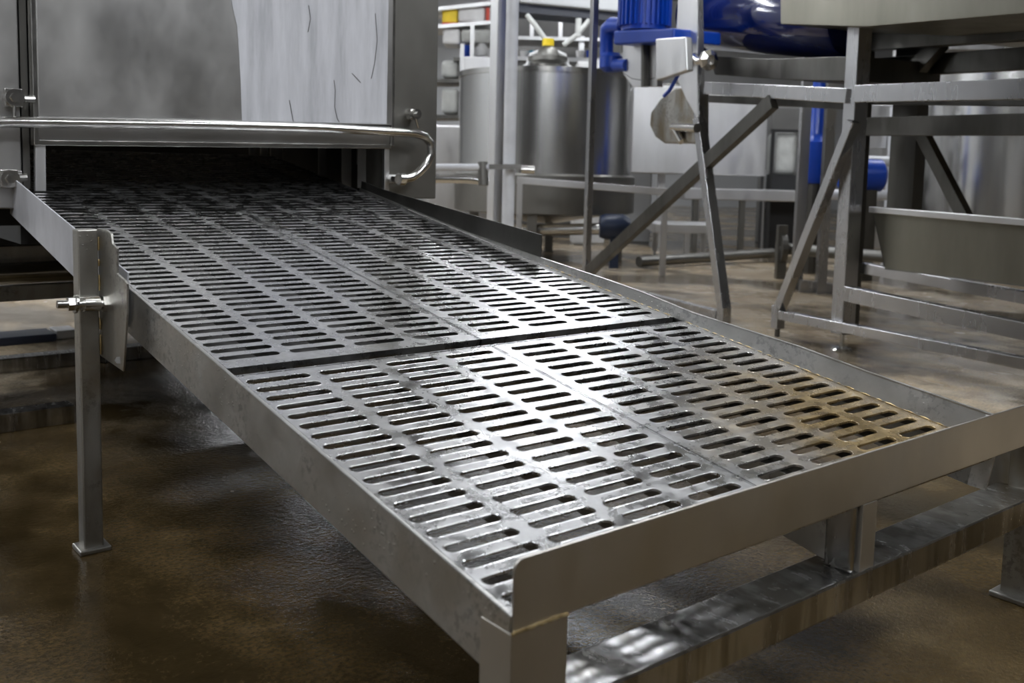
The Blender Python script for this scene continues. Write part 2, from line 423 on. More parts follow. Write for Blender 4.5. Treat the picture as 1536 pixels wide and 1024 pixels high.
# cross tie under the gap
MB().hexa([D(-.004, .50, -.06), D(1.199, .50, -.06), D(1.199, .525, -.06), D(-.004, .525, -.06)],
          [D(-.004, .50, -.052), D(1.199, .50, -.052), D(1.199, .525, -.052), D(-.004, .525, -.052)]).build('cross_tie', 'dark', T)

# right flared side shelf
TILT = 6.0
nR = (D(1, 0, TILT) - D(0, 0, 0)).cross(D(0, 1, 0) - D(0, 0, 0)).normalized()
edge = [onplane(px, py, D(1.2, 0, 0), nR) for px, py in [(1478, 621), (1302, 560), (1200, 522.2), (1038, 470.6), (960, 438.6), (914.8, 422.6), (809.4, 387.4), (700, 349.3)]]
def duv(P): y, z = P.y, P.z - Z0; return (P.x, y * CA + z * SA, -y * SA + z * CA)
E_ = [duv(p) for p in edge]
E_ = [(E_[0][0] + .012, -.308, E_[0][2] + .001)] + E_
E_.append((1.2015, 2.17, .006))
sh = MB()
for (a, b) in zip(E_[:-1], E_[1:]):
    # tilted shelf
    sh.hexa([D(1.199, a[1], -.003), D(a[0] + .002, a[1], a[2] - .003), D(b[0] + .002, b[1], b[2] - .003), D(1.199, b[1], -.003)],
            [D(1.199, a[1], 0.0), D(a[0], a[1], a[2]), D(b[0], b[1], b[2]), D(1.199, b[1], 0.0)])
    # outer turned-down side with a thin raised lip
    sh.hexa([D(a[0], a[1], -.10), D(a[0] + .004, a[1], -.10), D(b[0] + .004, b[1], -.10), D(b[0], b[1], -.10)],
            [D(a[0], a[1], a[2] + .001), D(a[0] + .004, a[1], a[2] + .001), D(b[0] + .004, b[1], b[2] + .001), D(b[0], b[1], b[2] + .001)])
    sh.hexa([D(a[0] - .001, a[1], a[2] + .001), D(a[0] + .008, a[1], a[2] + .001), D(b[0] + .008, b[1], b[2] + .001), D(b[0] - .001, b[1], b[2] + .001)],
            [D(a[0] - .001, a[1], a[2] + .0035), D(a[0] + .008, a[1], a[2] + .0035), D(b[0] + .008, b[1], b[2] + .0035), D(b[0] - .001, b[1], b[2] + .0035)])
sh.build('side_rail', 'rail', T, label='flared right side rail')
for va, vb_ in ((-.30, .47), (.54, 1.05)):
    wb = MB(); v = va
    while v < vb_:
        L = random.uniform(.012, .034)
        wb.tube([D(1.2, v, .0005), D(1.2 + random.uniform(-.0006, .0006), v + L * .5, .0014), D(1.2, v + L, .0005)], [.0009, .0016, .0009], 6)
        v += L + random.uniform(.001, .012)
    wb.build('weld_seam', 'weld', T, label='golden stitch weld along the right grate edge', smooth=True)
# right splash guard above the rail
gx = 1.206
g0, g1, g2, g3 = onX(812, 352, gx), onX(811, 388, gx), onX(575, 284, gx), onX(700, 349.3, gx)
gp = [g0, g1, g3, D(gx, 2.17, .0), D(gx, 2.17, duv(g2)[2]), g2, onX(700, 320, gx)]
MB().prism(gp, (.004, 0, 0)).build('splash_guard', 'dark', T, .0008, label='plain upper splash guard plate on the right')

# front apron with rounded top left corner
ZT, ZB, YA = .4465, .3600, -.3105
def apron_poly():
    P = [(-.0112, ZB), (1.475, ZB), (1.475, ZT)]
    r = .014
    for k in range(7):
        a = PI / 2 + PI / 2 * k / 6
        P.append((-.0112 + r + r * math.cos(a), ZT - r + r * math.sin(a)))
    return [Vector((x, YA, z)) for x, z in P]
MB().prism(apron_poly(), (0, -.004, 0)).build('apron', 'apron', T, .0016, label='plain front apron plate with a rounded corner')
# front left leg: welded angle section
ZLT = .358
m = MB()
m.prism([(-.0139, YA - .005, 0), (.0736, YA - .005, 0), (.0736, YA - .001, 0), (-.0099, YA - .001, 0), (-.0099, -.2557, 0), (-.0139, -.2557, 0)], (0, 0, ZLT))
m.build('front_leg', 'apron', T, .0012)
m = MB(); m.tube([(-.0139 + i * .0046, YA - .0045 + random.uniform(-.0006, .0006), ZLT + .0012 + random.uniform(-.0006, .0006)) for i in range(20)], .0022, 6)
m.build('weld_seam', 'weld', T, smooth=True)
# front right leg with foot plate
fr = MB().box(1.405, 1.475, YA - .005, -.25, .006, ZLT).build('front_leg', 'leg', T, .002)
MB().box(1.385, 1.495, -.335, -.235, 0, .012).build('foot_plate', 'leg', fr, .003)
# lower cross beam (square tube) and centre post
MB().box(.0736, 1.405, YA - .005, -.226, .190, .245).build('cross_beam', 'beam', T, .004)
m = MB(); m.tube([(.0736 + i * .0111, YA - .0045, .2452 + random.uniform(-.0006, .0006)) for i in range(120)], .0018, 6)
m.build('weld_seam', 'bright', T, smooth=True)
MB().box(.7067, .7215, YA + .002, -.257, .245, .3595).build('center_post', 'beam', T, .005)
MB().box(.7245, .7665, YA - .004, YA + .02, .245, .3595).build('center_post', 'apron', T, .001)
# long bearers beneath the deck
def bearer(x, w, p_near, p_far, name='bearer'):
    a = onX(*p_near, x); b = onX(*p_far, x); d = (b - a).normalized()
    if d.z < .05: d = Vector((0, CA, SA))
    a = a + d * ((-.27 - a.y) / d.y); e = a + d * 2.3
    MB().prism([a, e, e + VZ * .07, Vector((x, a.y, ZB + .002)), ], (w, 0, 0)).build(name, 'leg', T, .001)
bearer(.712, .05, (1235, 838), (1160, 806))
bearer(1.412, .05, (1505, 742), (1430, 709))
# rear left leg: square tube with foot, adjuster bracket and bolt
RX0, RX1, RY0, RY1 = -.0990, -.0565, 1.108, 1.152
rl = MB().box(RX0, RX1, RY0, RY1, .004, .737).build('rear_leg', 'leg', T, .003)
MB().box(RX0 - .012, RX1 + .014, RY0 - .012, RY1 + .012, 0, .012).build('foot_plate', 'leg', rl, .003)
br = MB().prism([onX(px, py, -.052) for px, py in [(146, 342), (160, 345), (166, 350), (168, 365), (175, 372), (175, 410), (187, 421), (190, 425), (190, 470), (184.5, 557), (150, 533)]], (.005, 0, 0)).build('adjuster_bracket', 'leg', T, .0012)
for za_, zb2 in ((.455, .50), (.512, .538), (.60, .635), (.655, .67), (.69, .72)):
    MB().tube([(-.0545, RY0 + .004, za_), (-.0545, RY0 + .0025, (za_ + zb2) / 2), (-.0545, RY0 + .004, zb2)], [.002, .0028, .002], 8).build('weld_bead', 'weld', br, smooth=True)
yb = 1.076
bo = MB().tube([(-.152, yb, .5795), (-.049, yb, .574)], .0088, 16).build('adjuster_bolt', 'bright', T, smooth=True)
MB().tube([(-.131, yb, .5785), (-.117, yb, .578)], .0155, 6).tube([(-.117, yb, .578), (-.112, yb, .5775)], .021, 18).build('nut', 'bright', bo)
MB().tube([(-.098, yb - .003, .5765), (-.066, yb - .003, .575)], .0160, 20).build('sleeve', 'bright', bo, smooth=True)
MB().box(-.105, -.062, yb + .006, RY0, .560, .592).build('bolt_lug', 'leg', bo, .003)
MB().tube([(-.060, yb, .5745), (-.049, yb, .574)], .020, 6).build('nut', 'bright', bo)
MB().tube([onX(178, 540, -.055), onX(178, 540, -.048)], .008, 6).build('nut', 'bright', br)

# ================================================================== WASHER HOUSING
HY = 2.1
Hh = thing('washer_housing', (.65, 2.3, 0), 'tall stainless washer housing standing over the upper end of the drain table', 'industrial washer')
def plateY(pts, y, d):                        # polygon of (x,z) extruded backward by d
    return MB().prism([(x, y, z) for x, z in pts], (0, d, 0))
HTOP = 3.7
plateY([(.051, 1.003), (1.306, 1.050), (1.306, HTOP), (.051, HTOP)], 2.075, .045).build('front_panel', 'hood', Hh, .003)
fl = [onY(px, py, 2.0735) for px, py in [(363, 181), (362, 150), (361, 120), (359, 85), (356, 40), (349, 10), (345, -14)]]
poly = [(p.x, p.z) for p in fl] + [(fl[-1].x - .02, HTOP - .02), (1.296, HTOP - .02)]
pr_ = onY(580, 186, 2.0735); poly.append((pr_.x, pr_.z))
fo = plateY(poly, 2.0735, .0014).build('protective_film', 'film', Hh, label='pale peeling film covering right part of front panel')
# dark scratches lying on the film
for pts in [[(501, 120), (503, 135), (502, 160), (506, 178), (509, 183)], [(528, 110), (536, 118), (541, 124)], [(563, 20), (566, 60), (562, 95), (557, 118)], [(463, 8), (466, 28), (462, 48)], [(434, 150), (440, 182)]]:
    P = [onY(a, b, 2.0728) for a, b in pts]
    sc = MB()
    for p, q in zip(P[:-1], P[1:]): sc.beam(p, q, .0008, .0022, VZ)
    sc.build('scratch', 'dark', fo)
MB().box(.038, .052, 2.078, 2.12, .93, HTOP).build('edge_trim', 'bright', Hh, .002)
MB().box(1.306, 1.318, 2.078, 2.12, .97, HTOP).build('edge_trim', 'bright', Hh, .002)
plateY([(.044, .945), (1.306, .974), (1.306, 1.048), (.050, 1.001)], 2.092, .03).build('lip', 'hood', Hh, .002)
plateY([(.044, .930), (1.307, .960), (1.307, .976), (.044, .947)], 2.084, .02).build('lip_flange', 'bright', Hh, .002)
plateY([(.041, .790), (.072, .790), (.074, .931), (.044, .931)], 2.092, .02).build('door_jamb', 'sheet', Hh, .002)
plateY([(1.284, .797), (1.306, .797), (1.306, .960), (1.284, .960)], 2.092, .02).build('door_jamb', 'sheet', Hh, .002)
MB().box(1.318, 1.545, 2.12, 2.30, .766, HTOP).build('column', 'hood2', Hh, .004)
MB().box(-.42, .006, 2.10, 2.22, .737, HTOP).build('column', 'hood', Hh, .004)
MB().box(.018, .040, 2.14, 2.20, .74, HTOP).build('column_strip', 'hood2', Hh, .002)
MB().box(-.40, .02, 2.20, 2.24, .68, HTOP).build('back_plate', 'shade_black', Hh)
# body shell
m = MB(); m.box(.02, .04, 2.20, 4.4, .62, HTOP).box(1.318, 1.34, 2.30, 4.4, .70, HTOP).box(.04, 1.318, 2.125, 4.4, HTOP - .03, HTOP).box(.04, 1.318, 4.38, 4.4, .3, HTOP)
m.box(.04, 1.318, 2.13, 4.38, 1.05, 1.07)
m.build('body_shell', 'shade_black', Hh)
for (a, b, c, d, y) in [(513, 250, 527, 283, 2.35), (537, 247, 549, 282, 2.25), (478, 240, 489, 266, 2.6), (536, 222, 548, 247, 2.26), (374, 222, 384, 236, 3.0), (391, 222, 401, 238, 3.0), (406, 223, 424, 240, 3.0)]:
    p, q = onY(a, b, y), onY(c, d, y)
    MB().box(p.x, q.x, y, y + .006, q.z, 1.06).build('hanging_flap', 'sheet' if y > 2.9 else 'hood', Hh, .001)
# spray pipe
py_ = 2.045
pp = [onY(px, py, py_) for px, py in [(-60, 210), (-30, 192), (-8, 184.5), (10, 183), (120, 184.5), (300, 187), (480, 192), (600, 198.5), (622, 200), (638, 205), (646, 216), (647, 230), (640, 246), (628, 259), (618, 266), (606, 268.5)]]
sp = MB().tube(pp, .0165, 20).build('spray_pipe', 'bright', Hh, smooth=True)
p = onY(606, 268.5, py_); q = onY(598, 268.5, py_); MB().tube([p, q], .024, 18).tube([q, q + Vector((-.003, .09, 0))], .02, 12).build('pipe_flange', 'bright', sp)
def clamp(px, py, y, r, ln, post=None):
    a = onY(px, py, y)
    c = MB().tube([a, a + Vector((0, ln, 0))], r, 18).build('clamp', 'bright', Hh, smooth=True)
    MB().tube([a - Vector((0, .012, 0)), a], r * .55, 6).build('nut', 'bright', c)
    MB().box(a.x - r * .95, a.x + r * .95, a.y + ln * .35, a.y + ln * .75, a.z - r * 1.05, a.z + r * 1.05).build('clamp_block', 'bright', c, .003)
    if post:
        b = onY(*post, y); MB().tube([a + Vector((0, .012, -r * .8)), b + Vector((0, .012, 0))], .005, 8).build('hanger_rod', 'bright', c)
clamp(23, 146, 2.05, .026, .055, (23, 178))
clamp(626, 171, 2.06, .020, .062, (630, 192))
clamp(16, 268, 2.06, .026, .045)
a = onY(10, 147, 2.075); b = onY(52, 149, 2.075); MB().tube([a, b], .011, 12).build('hinge_pin', 'bright', Hh)
a = onY(10, 268, 2.09); b = onY(40, 266, 2.09); MB().tube([a, b], .013, 12).build('hinge_pin', 'bright', Hh)
MB().prism([onY(px, py, 2.092) for px, py in [(2, 256), (33, 256), (34, 283), (2, 283)]], (0, .009, 0)).build('hinge_plate', 'hood', Hh, .002)
# base frame seen beneath the deck at the left
bf = MB()
MB().box(-.9, .19, 2.28, 2.36, 0, .064).build('base_rail', 'beam', Hh, .003)
y1 = 3.25
a = onY(0, 539, y1); b = onY(0, 562, y1)
MB().box(-.9, 1.15, y1, y1 + .09, 0, a.z).build('base_rail', 'beam', Hh, .003)
y2 = 2.95
za, zb_ = onY(50, 368, y2).z, onY(50, 392, y2).z
MB().box(-.9, 1.25, y2, y2 + .06, zb_, za).build('side_beam', 'leg', Hh, .003)
zc = onY(50, 407, y2 - .06).z
MB().tube([(-.9, y2 - .08, zc), (1.25, y2 - .08, zc)], .042, 20).build('drain_pipe', 'bright', Hh, smooth=True)
zd, ze = onY(50, 427, y2).z, onY(50, 450, y2).z
MB().box(-.9, 1.25, y2, y2 + .06, ze, zd).build('side_beam', 'leg', Hh, .003)
MB().box(-.86, -.80, y2 + .0, y2 + .06, 0, HTOP - .02).build('support_leg', 'leg', Hh, .003)
MB().box(1.25, 1.31, y2 + .0, y2 + .06, 0, .78).build('support_leg', 'leg', Hh, .003)
MB().box(-.40, -.34, 2.22, 2.27, 0, .75).build('support_leg', 'leg', Hh, .003)
MB().box(1.36, 1.42, 2.20, 2.26, 0, .77).build('support_leg', 'leg', Hh, .003)
def behind(px0, py0, px1, py1, y, d=.05):
    p, q = onY(px0, py1, y), onY(px1, py0, y); return MB().box(p.x, q.x, y, y + d, p.z, q.z)

p, q = onY(-60, 540, 3.9), onY(85, 500, 3.9)
MB().box(p.x, q.x, 3.9, 4.1, 0, q.z).build('base_channel', 'navyband', Hh, .004)
p, q = onY(86, 540, 3.95), onY(116, 494, 3.95)
MB().box(p.x, q.x, 3.95, 4.1, 0, q.z).build('base_channel', 'sheet', Hh, .004)

# ================================================================== EQUIPMENT STAND (right)
S = thing('equipment_stand', onS(1258, 527), 'tall welded stainless equipment stand with splayed legs on the right', 'equipment stand')
def sbar(a, b, w, d, off=0.0, off2=None, name='bar', mat='stand', par=None, bev=.003):
    p = onS(*a, off); q = onS(*b, off if off2 is None else off2)
    t = (q - p).normalized()
    up = SN
    return MB().beam(p, q, w, d, up).build(name, mat, par or S, bev)
def vpost(px, py_top, off, w, d, zb=0.0, name='post', mat='stand', zt=None, par=None, gp=None):
    # vertical post through pixel (px,py_top) on plane S+off
    p = onS(px, py_top, off)
    z1 = p.z if zt is None else zt
    m = MB(); c = Vector((p.x, p.y, 0))
    m.hexa([c + ST * sx * w / 2 + SN * sy * d / 2 + VZ * zb for sx, sy in ((-1, -1), (1, -1), (1, 1), (-1, 1))],
           [c + ST * sx * w / 2 + SN * sy * d / 2 + VZ * z1 for sx, sy in ((-1, -1), (1, -1), (1, 1), (-1, 1))])
    return m.build(name, mat, par or S, .003), c
# main right post
pm, cm = vpost(1290, 40, .05, .085, .085, .085)
st = MB().tube([cm + VZ * .012, cm + VZ * .09], .012, 10).build('leveling_stud', 'bright', pm)
MB().lathe(cm, [(.0, .014), (.045, .012), (.055, 0)], 20).build('leveling_foot', 'bright', pm)
# brace to splayed right foot
sbar((1281, 182), (1170, 462), .05, .055, -.02, name='brace')
fp, fc = vpost(1168, 458, -.02, .055, .055, .045, name='foot_stub')
MB().tube([fc, fc + VZ * .05], .014, 10).build('leveling_stud', 'dark', fp)
sbar((1172, 472), (1600, 557), .05, .05, -.02, name='base_bar')
# mid shelf rails of the right stand
sbar((1272, 440), (1600, 509), .075, .06, .0, name='shelf_bar')
sbar((1292, 401), (1600, 457), .06, .06, .55, name='shelf_bar')
# upper beams
sbar((1062, 132), (1276, 144), .075, .06, .02, name='top_beam')
sbar((1288, 141), (1600, 132), .085, .06, .02, name='top_beam')
sbar((1062, 148), (1276, 158), .05, .05, .45, name='inner_beam', mat='dark')
sbar((1300, 190), (1600, 186), .10, .05, .40, name='inner_beam', mat='dark')
sbar((1296, 150), (1600, 152), .05, .05, .55, name='inner_beam', mat='dark')
sbar((1300, 62), (1600, 38), .11, .08, .5, name='upper_beam', mat='dark')
sbar((1300, 103), (1600, 84), .11, .06, .7, name='upper_beam', mat='dark')
sbar((1352, 130), (1412, 62), .09, .06, .62, name='brace', mat='dark')
sbar((1383, 200), (1450, 330), .07, .05, .72, name='brace', mat='dark')
vpost(1372, 60, .75, .19, .08, onS(1372, 418, .75).z, mat='dark')
vpost(1300, 40, .5, .07, .08, 0, mat='dark')
for off_, top_ in ((.0, -120), (.62, -60)):
    q = onS(1600, 300, off_); zt_ = onS(1600, 20, off_).z
    MB().hexa([Vector((q.x, q.y, 0)) + ST * sx * .05 + SN * sy * .045 for sx, sy in ((-1, -1), (1, -1), (1, 1), (-1, 1))],
              [Vector((q.x, q.y, zt_)) + ST * sx * .05 + SN * sy * .045 for sx, sy in ((-1, -1), (1, -1), (1, 1), (-1, 1))]).build('post', 'stand', S, .003)
# left part: bent front leg, thin post, diagonal brace
kA = onS(1046, -40, .0); kB = onS(1049, 178, .0); kC = onS(1086, 463, .0)
MB().beam(kA, kB, .06, .045, SN).build('leg', 'stand', S, .003)
MB().beam(kB, kC, .06, .065, SN).build('leg', 'stand', S, .003)
f2, c2 = vpost(1086, 460, .0, .07, .06, 0.0, name='foot_stub')
sbar((1078, 472), (930, 434), .055, .05, .0, name='base_bar')
vp_, cv = vpost(893, -30, .0, .05, .05, 0, name='post')
sbar((1160, 152), (876, 414), .085, .05, .0, name='brace', mat='dark', bev=.002)
# wide bright plate on the bent leg
MB().prism([onS(a, b, -.03) for a, b in [(1018, -30), (1046, -30), (1046, 178), (1030, 150), (1012, 110)]], SN * .012).build('side_plate', 'sheet', S, .002)
# hook bolt on the leg
hb = MB().tube([onS(x, y, -.06) for x, y in [(1014, 90), (1030, 91), (1042, 86), (1048, 92), (1056, 90)]], .028, 12).build('tension_bolt', 'bright', S, smooth=True)
MB().lathe(onS(1014, 90, -.06), [(.0, -.02), (.05, -.02), (.05, .02), (0, .02)], 8, ST).build('nut', 'bright', hb)
MB().lathe(onS(1063, 90, -.06), [(.03, -.025), (.065, -.012), (.065, .012), (.03, .025)], 8, ST).build('nut', 'bright', hb)
# chute box at the top right, enlarged out of view to shade the stand
ch = MB().prism([onS(a, b, -.12) for a, b in [(1171, 36), (1300, 40), (1700, 6), (1700, -160), (1168, -160)]], SN * 1.9)
tag(ch.build('chute', 'chute', None, .003), 'beige grey steel chute box resting on top of the tall stand post', 'chute')
# rounded guard bowl and junction box
gcv = [onS(a, b, -.02) for a, b in [(1044, 130), (1012, 132), (990, 148), (976, 168), (974, 188), (982, 205), (996, 215), (1044, 215)]]
gb = MB().prism(gcv, SN * .10).build('drive_guard', 'leg', S, .012, segs=3, label='rounded drive guard cover')
MB().tube([onS(1010, 190, -.05), onS(1046, 192, -.05)], .03, 12).tube([onS(1010, 188, -.05), onS(1024, 212, -.03)], .03, 10).build('guard_handle', 'bright', gb, smooth=True)
jb = MB().prism([onS(a, b, -.30) for a, b in [(983, 58), (1028, 55), (1030, 106), (984, 121)]], SN * .05)
tag(jb.build('junction_box', 'sheet', None, .008), 'small grey metal junction box beside the stand leg', 'junction box')
cab = MB().tube([onS(x, y, -.24) for x, y in [(1018, 110), (1012, 122), (1004, 136), (996, 144)]], .012, 8)
tag(cab.build('cable', 'blue', None, smooth=True), 'short dark blue cable hanging under the grey junction box', 'cable')
cab = MB().tube([onS(x, y, -.0) for x, y in [(925, 92), (934, 108), (950, 118), (968, 121), (984, 117)]], .011, 8)
tag(cab.build('cable', 'black', None, smooth=True), 'black cable sagging from the blue gearmotor to the junction box', 'cable')

# blue gearmotor hung at the left of the stand
G = thing('gearmotor', onS(955, 60, .05), 'bright blue gearmotor with ribbed motor above a flange plate', 'gearmotor')
def sdisc(px, py0, py1, r, off): 
    a = onS(px, py0, off); b = onS(px, py1, off); b.x, b.y = a.x, a.y; return a, b
a, b = sdisc(970, -60, 46, .2, .06)
m = MB(); R_ = .185
prof = [(0, 0)]
n = 40
pr2 = []
h = a.z - b.z
cc = Vector((a.x, a.y, b.z))
m.lathe(cc, [(.001, 0), (R_ * .86, 0), (R_ * .86, h), (.001, h)], 40)
for k in range(30):
    an = 2 * PI * k / 30; dv = Vector((math.cos(an), math.sin(an), 0))
    m.beam(cc + dv * R_ * .9 + VZ * .03, cc + dv * R_ * .9 + VZ * (h - .02), .012, R_ * .24, dv)
m.build('motor_body', 'blue', G)
MB().prism([onS(x, y, -.16) for x, y in [(920, 46), (1010, 42), (1010, 62), (920, 67)]], SN * .36).build('flange_plate', 'blue', G, .012)
m = MB(); a = onS(919, 38, .0); m.tube([onS(934, 38, .0), a, onS(912, 44, 0), onS(910, 60, 0), onS(910, 84, .0)], [.05, .06, .06, .05, .05], 16)
m.build('gear_neck', 'blue', G, smooth=True)
c0 = onS(916, 108, 0); c1 = onS(916, 80, 0); hh = (c1 - c0).length
MB().lathe(c0, [(.001, 0), (.05, 0), (.085, .03), (.085, hh * .8), (.06, hh), (.001, hh)], 24).build('gear_head', 'blue', G, smooth=True)
MB().tube([onS(924, 98, .0), onS(942, 98, .0)], .045, 16).build('gear_cap', 'blue', G, smooth=True)
MB().prism([onS(a_, b_, -.01) for a_, b_ in [(934, 66), (985, 66), (985, 130), (949, 130), (934, 110)]], SN * .05).build('mounting_plate', 'sheet', G, .003)
MB().tube([onS(968, 64, -.03), onS(968, 130, -.03)], .03, 12).build('drive_shaft', 'dark', G)

# navy drum lying across the stand
a = onS(1058, 22, .45); b = onS(1290, 28, .45)
dr = thing('drum', (a + b) / 2, 'glossy navy blue drum lying across the stand under the chute', 'drum')
ax = (b - a).normalized(); Ld = (b - a).length; rd = .235
MB().lathe(a, [(.001, 0), (rd * .96, 0), (rd, .02), (rd, Ld - .02), (rd * .96, Ld), (.001, Ld)], 48, ax).build('shell', 'navy', dr, smooth=True)
for t_ in (.0,): MB().lathe(a + ax * t_, [(rd, 0), (rd + .012, .004), (rd + .012, .03), (rd, .034)], 48, ax).build('hoop', 'navy', dr, smooth=True)
tr = MB().prism([onS(x, y, .15) for x, y in [(1062, 84), (1150, 88), (1284, 84), (1282, 122), (1180, 120), (1072, 112)]], SN * .6)
tag(tr.build('tray', 'dark', None, .004), 'dark steel drip tray beneath the navy drum', 'tray')

# sloping trough on the lower shelf
tq = [onS(x, y, .15) for x, y in [(1309, 318), (1327, 402), (1570, 432), (1570, 340)]]
tg = thing('trough', tq[1], 'dull grey sheet steel trough resting on lower shelf of the stand', 'trough')
MB().prism(tq, SN * .006).build('side_wall', 'chute', tg)
MB().prism([q + SN * .5 for q in tq], SN * .006).build('side_wall', 'hood2', tg)
MB().hexa([tq[0], tq[1], tq[1] + SN * .5, tq[0] + SN * .5], [q - ST * .006 for q in (tq[0], tq[1], tq[1] + SN * .5, tq[0] + SN * .5)]).build('end_wall', 'hood2', tg)
MB().hexa([tq[1], tq[2], tq[2] + SN * .5, tq[1] + SN * .5], [q - VZ * .006 for q in (tq[1], tq[2], tq[2] + SN * .5, tq[1] + SN * .5)]).build('bottom', 'hood2', tg)
MB().beam(onS(1308, 314, .13), onS(1570, 336, .13), .03, .045, SN).build('rim', 'sheet', tg, .003)

# ================================================================== FAR OBJECTS
def up_from(px, py, d):                       # ground point under pixel column at depth d
    p = at(px, py, d); return Vector((p.x, p.y, 0))
def slab(px0, py0, px1, py1, d, t, ground=False):
    p = at((px0 + px1) / 2, (py0 + py1) / 2, d)
    w = abs(px1 - px0) / F_PX * d; h = abs(py1 - py0) / F_PX * d
    m = MB(); z0 = 0.0 if ground else p.z - h / 2; z1 = p.z + h / 2
    c = Vector((p.x, p.y, 0))
    m.hexa([c + HR * sx * w / 2 + HF * sy * t + VZ * z0 for sx, sy in ((-1, 0), (1, 0), (1, 1), (-1, 1))],
           [c + HR * sx * w / 2 + HF * sy * t + VZ * z1 for sx, sy in ((-1, 0), (1, 0), (1, 1), (-1, 1))])
    return m
def pbar(a, b, d, w, t, d2=None):
    return MB().beam(at(*a, d), at(*b, d2 or d), w, t, HF)

# big vat
def vat(px, py_top, py_bot, d, rad, name, label, legs=True, band=None, par=None):
    top = at(px, py_top, d); bot = at(px, py_bot, d); c = Vector((top.x, top.y, 0))
    V = thing(name, c, label, 'vat')
    zt, zb = top.z, bot.z
    MB().lathe(c, [(rad * .2, zb - .12), (rad * .97, zb), (rad, zb + .01), (rad, zt)], 72).build('body', 'vat', V, smooth=True)
    MB().lathe(c, [(rad, zt - .05), (rad + .018, zt - .05), (rad + .018, zt), (rad - .01, zt)], 72).build('rim', 'bright', V, smooth=True)
    MB().lathe(c, [(rad - .01, zt - .005), (rad * .6, zt + .03), (rad * .25, zt + .06), (.001, zt + .07)], 72).build('lid', 'vat', V, smooth=True)
    if band:
        zz = at(px, band, d).z
        MB().lathe(c, [(rad, zz + .02), (rad + .035, zz), (rad + .035, zb - .0), (rad, zb - .01)], 72).build('jacket', 'hood2', V, smooth=True)
    if legs:
        for sr, sf in ((-.80, -.25), (.86, -.1), (-.15, -.88), (.1, .9)):
            l = c + HR * sr * rad + HF * sf * rad
            MB().beam(l, l + VZ * (zb + .05), .09, .09, HF).build('leg', 'hood2', V, .004)
    return V, c, zt, zb
V1, c1, zt1, zb1 = vat(821, 113, 316, 9.7, .875, 'vat', 'large round stainless vat with agitator drive behind the thin post', band=263)
ag = MB().lathe(c1 + VZ * (zt1 + .05), [(.001, 0), (.10, 0), (.13, .06), (.2, .09), (.2, .13), (.12, .14), (.10, .2), (.05, .24), (.001, .24)], 24).build('agitator_drive', 'hood2', V1, smooth=True)
MB().lathe(c1 + VZ * (zt1 + .29), [(.001, 0), (.06, 0), (.06, .07), (.001, .07)], 12).build('valve_handle', 'yellow', ag)
for sg in (-1, 1):
    MB().tube([c1 + VZ * (zt1 + .25) + HR * sg * .05, c1 + VZ * (zt1 + .2) + HR * sg * .17, c1 + VZ * (zt1 + .1) + HR * sg * .2 , c1 + VZ * (zt1 + .06) + HR * sg * .26], .022, 10).build('hose', 'white', V1, smooth=True)
MB().tube([at(690, 338, 9.4), at(800, 345, 9.2), at(905, 343, 9.1)], .055, 14).build('outlet_pipe', 'vat', V1, smooth=True)
m = MB(); pc = at(922, 340, 9.0); m.lathe(pc - HR * .14, [(.001, 0), (.10, 0), (.12, .05), (.12, .22), (.08, .28), (.001, .28)], 20, HR)
m.beam(Vector((pc.x, pc.y, 0)), pc, .08, .08, HF)
tag(m.build('pump', plain('dark_blue_pump', (.01, .02, .05), .4), None, smooth=True), 'small dark blue pump under the large vat', 'pump')
V2, c2_, zt2, zb2 = vat(1515, 108, 330, 9.6, .77, 'vat', 'shiny stainless vat at far right edge behind the stand', band=None)
MB().lathe(c2_ + VZ * (zt2 + .05), [(.001, 0), (.08, 0), (.10, .12), (.06, .2), (.001, .2)], 16).build('agitator_drive', 'hood2', V2, smooth=True)

# slim square post and white riser pipe with pipe runs
dp = 6.9
bpt = onZ(744, 460)
p_ = at(746, 100, dp); pc_ = Vector((p_.x, p_.y, 0))
PR = thing('pipe_rack', pc_, 'slim square steel post carrying two short white pipes', 'pipe rack')
MB().hexa([pc_ + Vector((sx * .04, sy * .04, 0)) for sx, sy in ((-1, -1), (1, -1), (1, 1), (-1, 1))], [pc_ + Vector((sx * .04, sy * .04, 2.6)) for sx, sy in ((-1, -1), (1, -1), (1, 1), (-1, 1))]).build('post', 'sheet', PR, .004)
MB().tube([at(640, 251, dp - .12), at(733, 251, dp - .12)], .026, 14).build('pipe', 'white_pipe', PR, smooth=True)
MB().tube([at(640, 268, dp - .1), at(700, 268.5, dp - .1), at(733, 272, dp - .1)], .031, 14).build('pipe', 'vat', PR, smooth=True)
MB().beam(at(731, 250, dp - .1), at(782, 250, dp - .1), .035, .03, HF).tube([at(782, 254, dp - .12), at(802, 255, dp - .12)], .028, 14).build('pipe_clamp', 'bright', PR)
MB().tube([at(724, 243, dp - .12), at(725, 278, dp - .12)], .036, 14).build('pipe_clamp', 'hood2', PR)
rp_ = at(767, 100, 6.8); rpc = Vector((rp_.x, rp_.y, 0))
tag(MB().tube([rpc, rpc + VZ * 2.6], .044, 18).build('riser_pipe', 'white_pipe', None, smooth=True), 'round white riser pipe beside the slim square post', 'pipe')
m = pbar((775, 270), (1000, 288), 8.35, .06, .05)
q = at(998, 288, 8.35); m.beam(Vector((q.x, q.y, 0)), q, .05, .05, HF); q = at(780, 270, 8.35); m.beam(Vector((q.x, q.y, 0)), q, .05, .05, HF)
tag(m.build('guard_rail', 'sheet', None, .004), 'low pale steel guard rail in front of the large vat', 'guard rail')

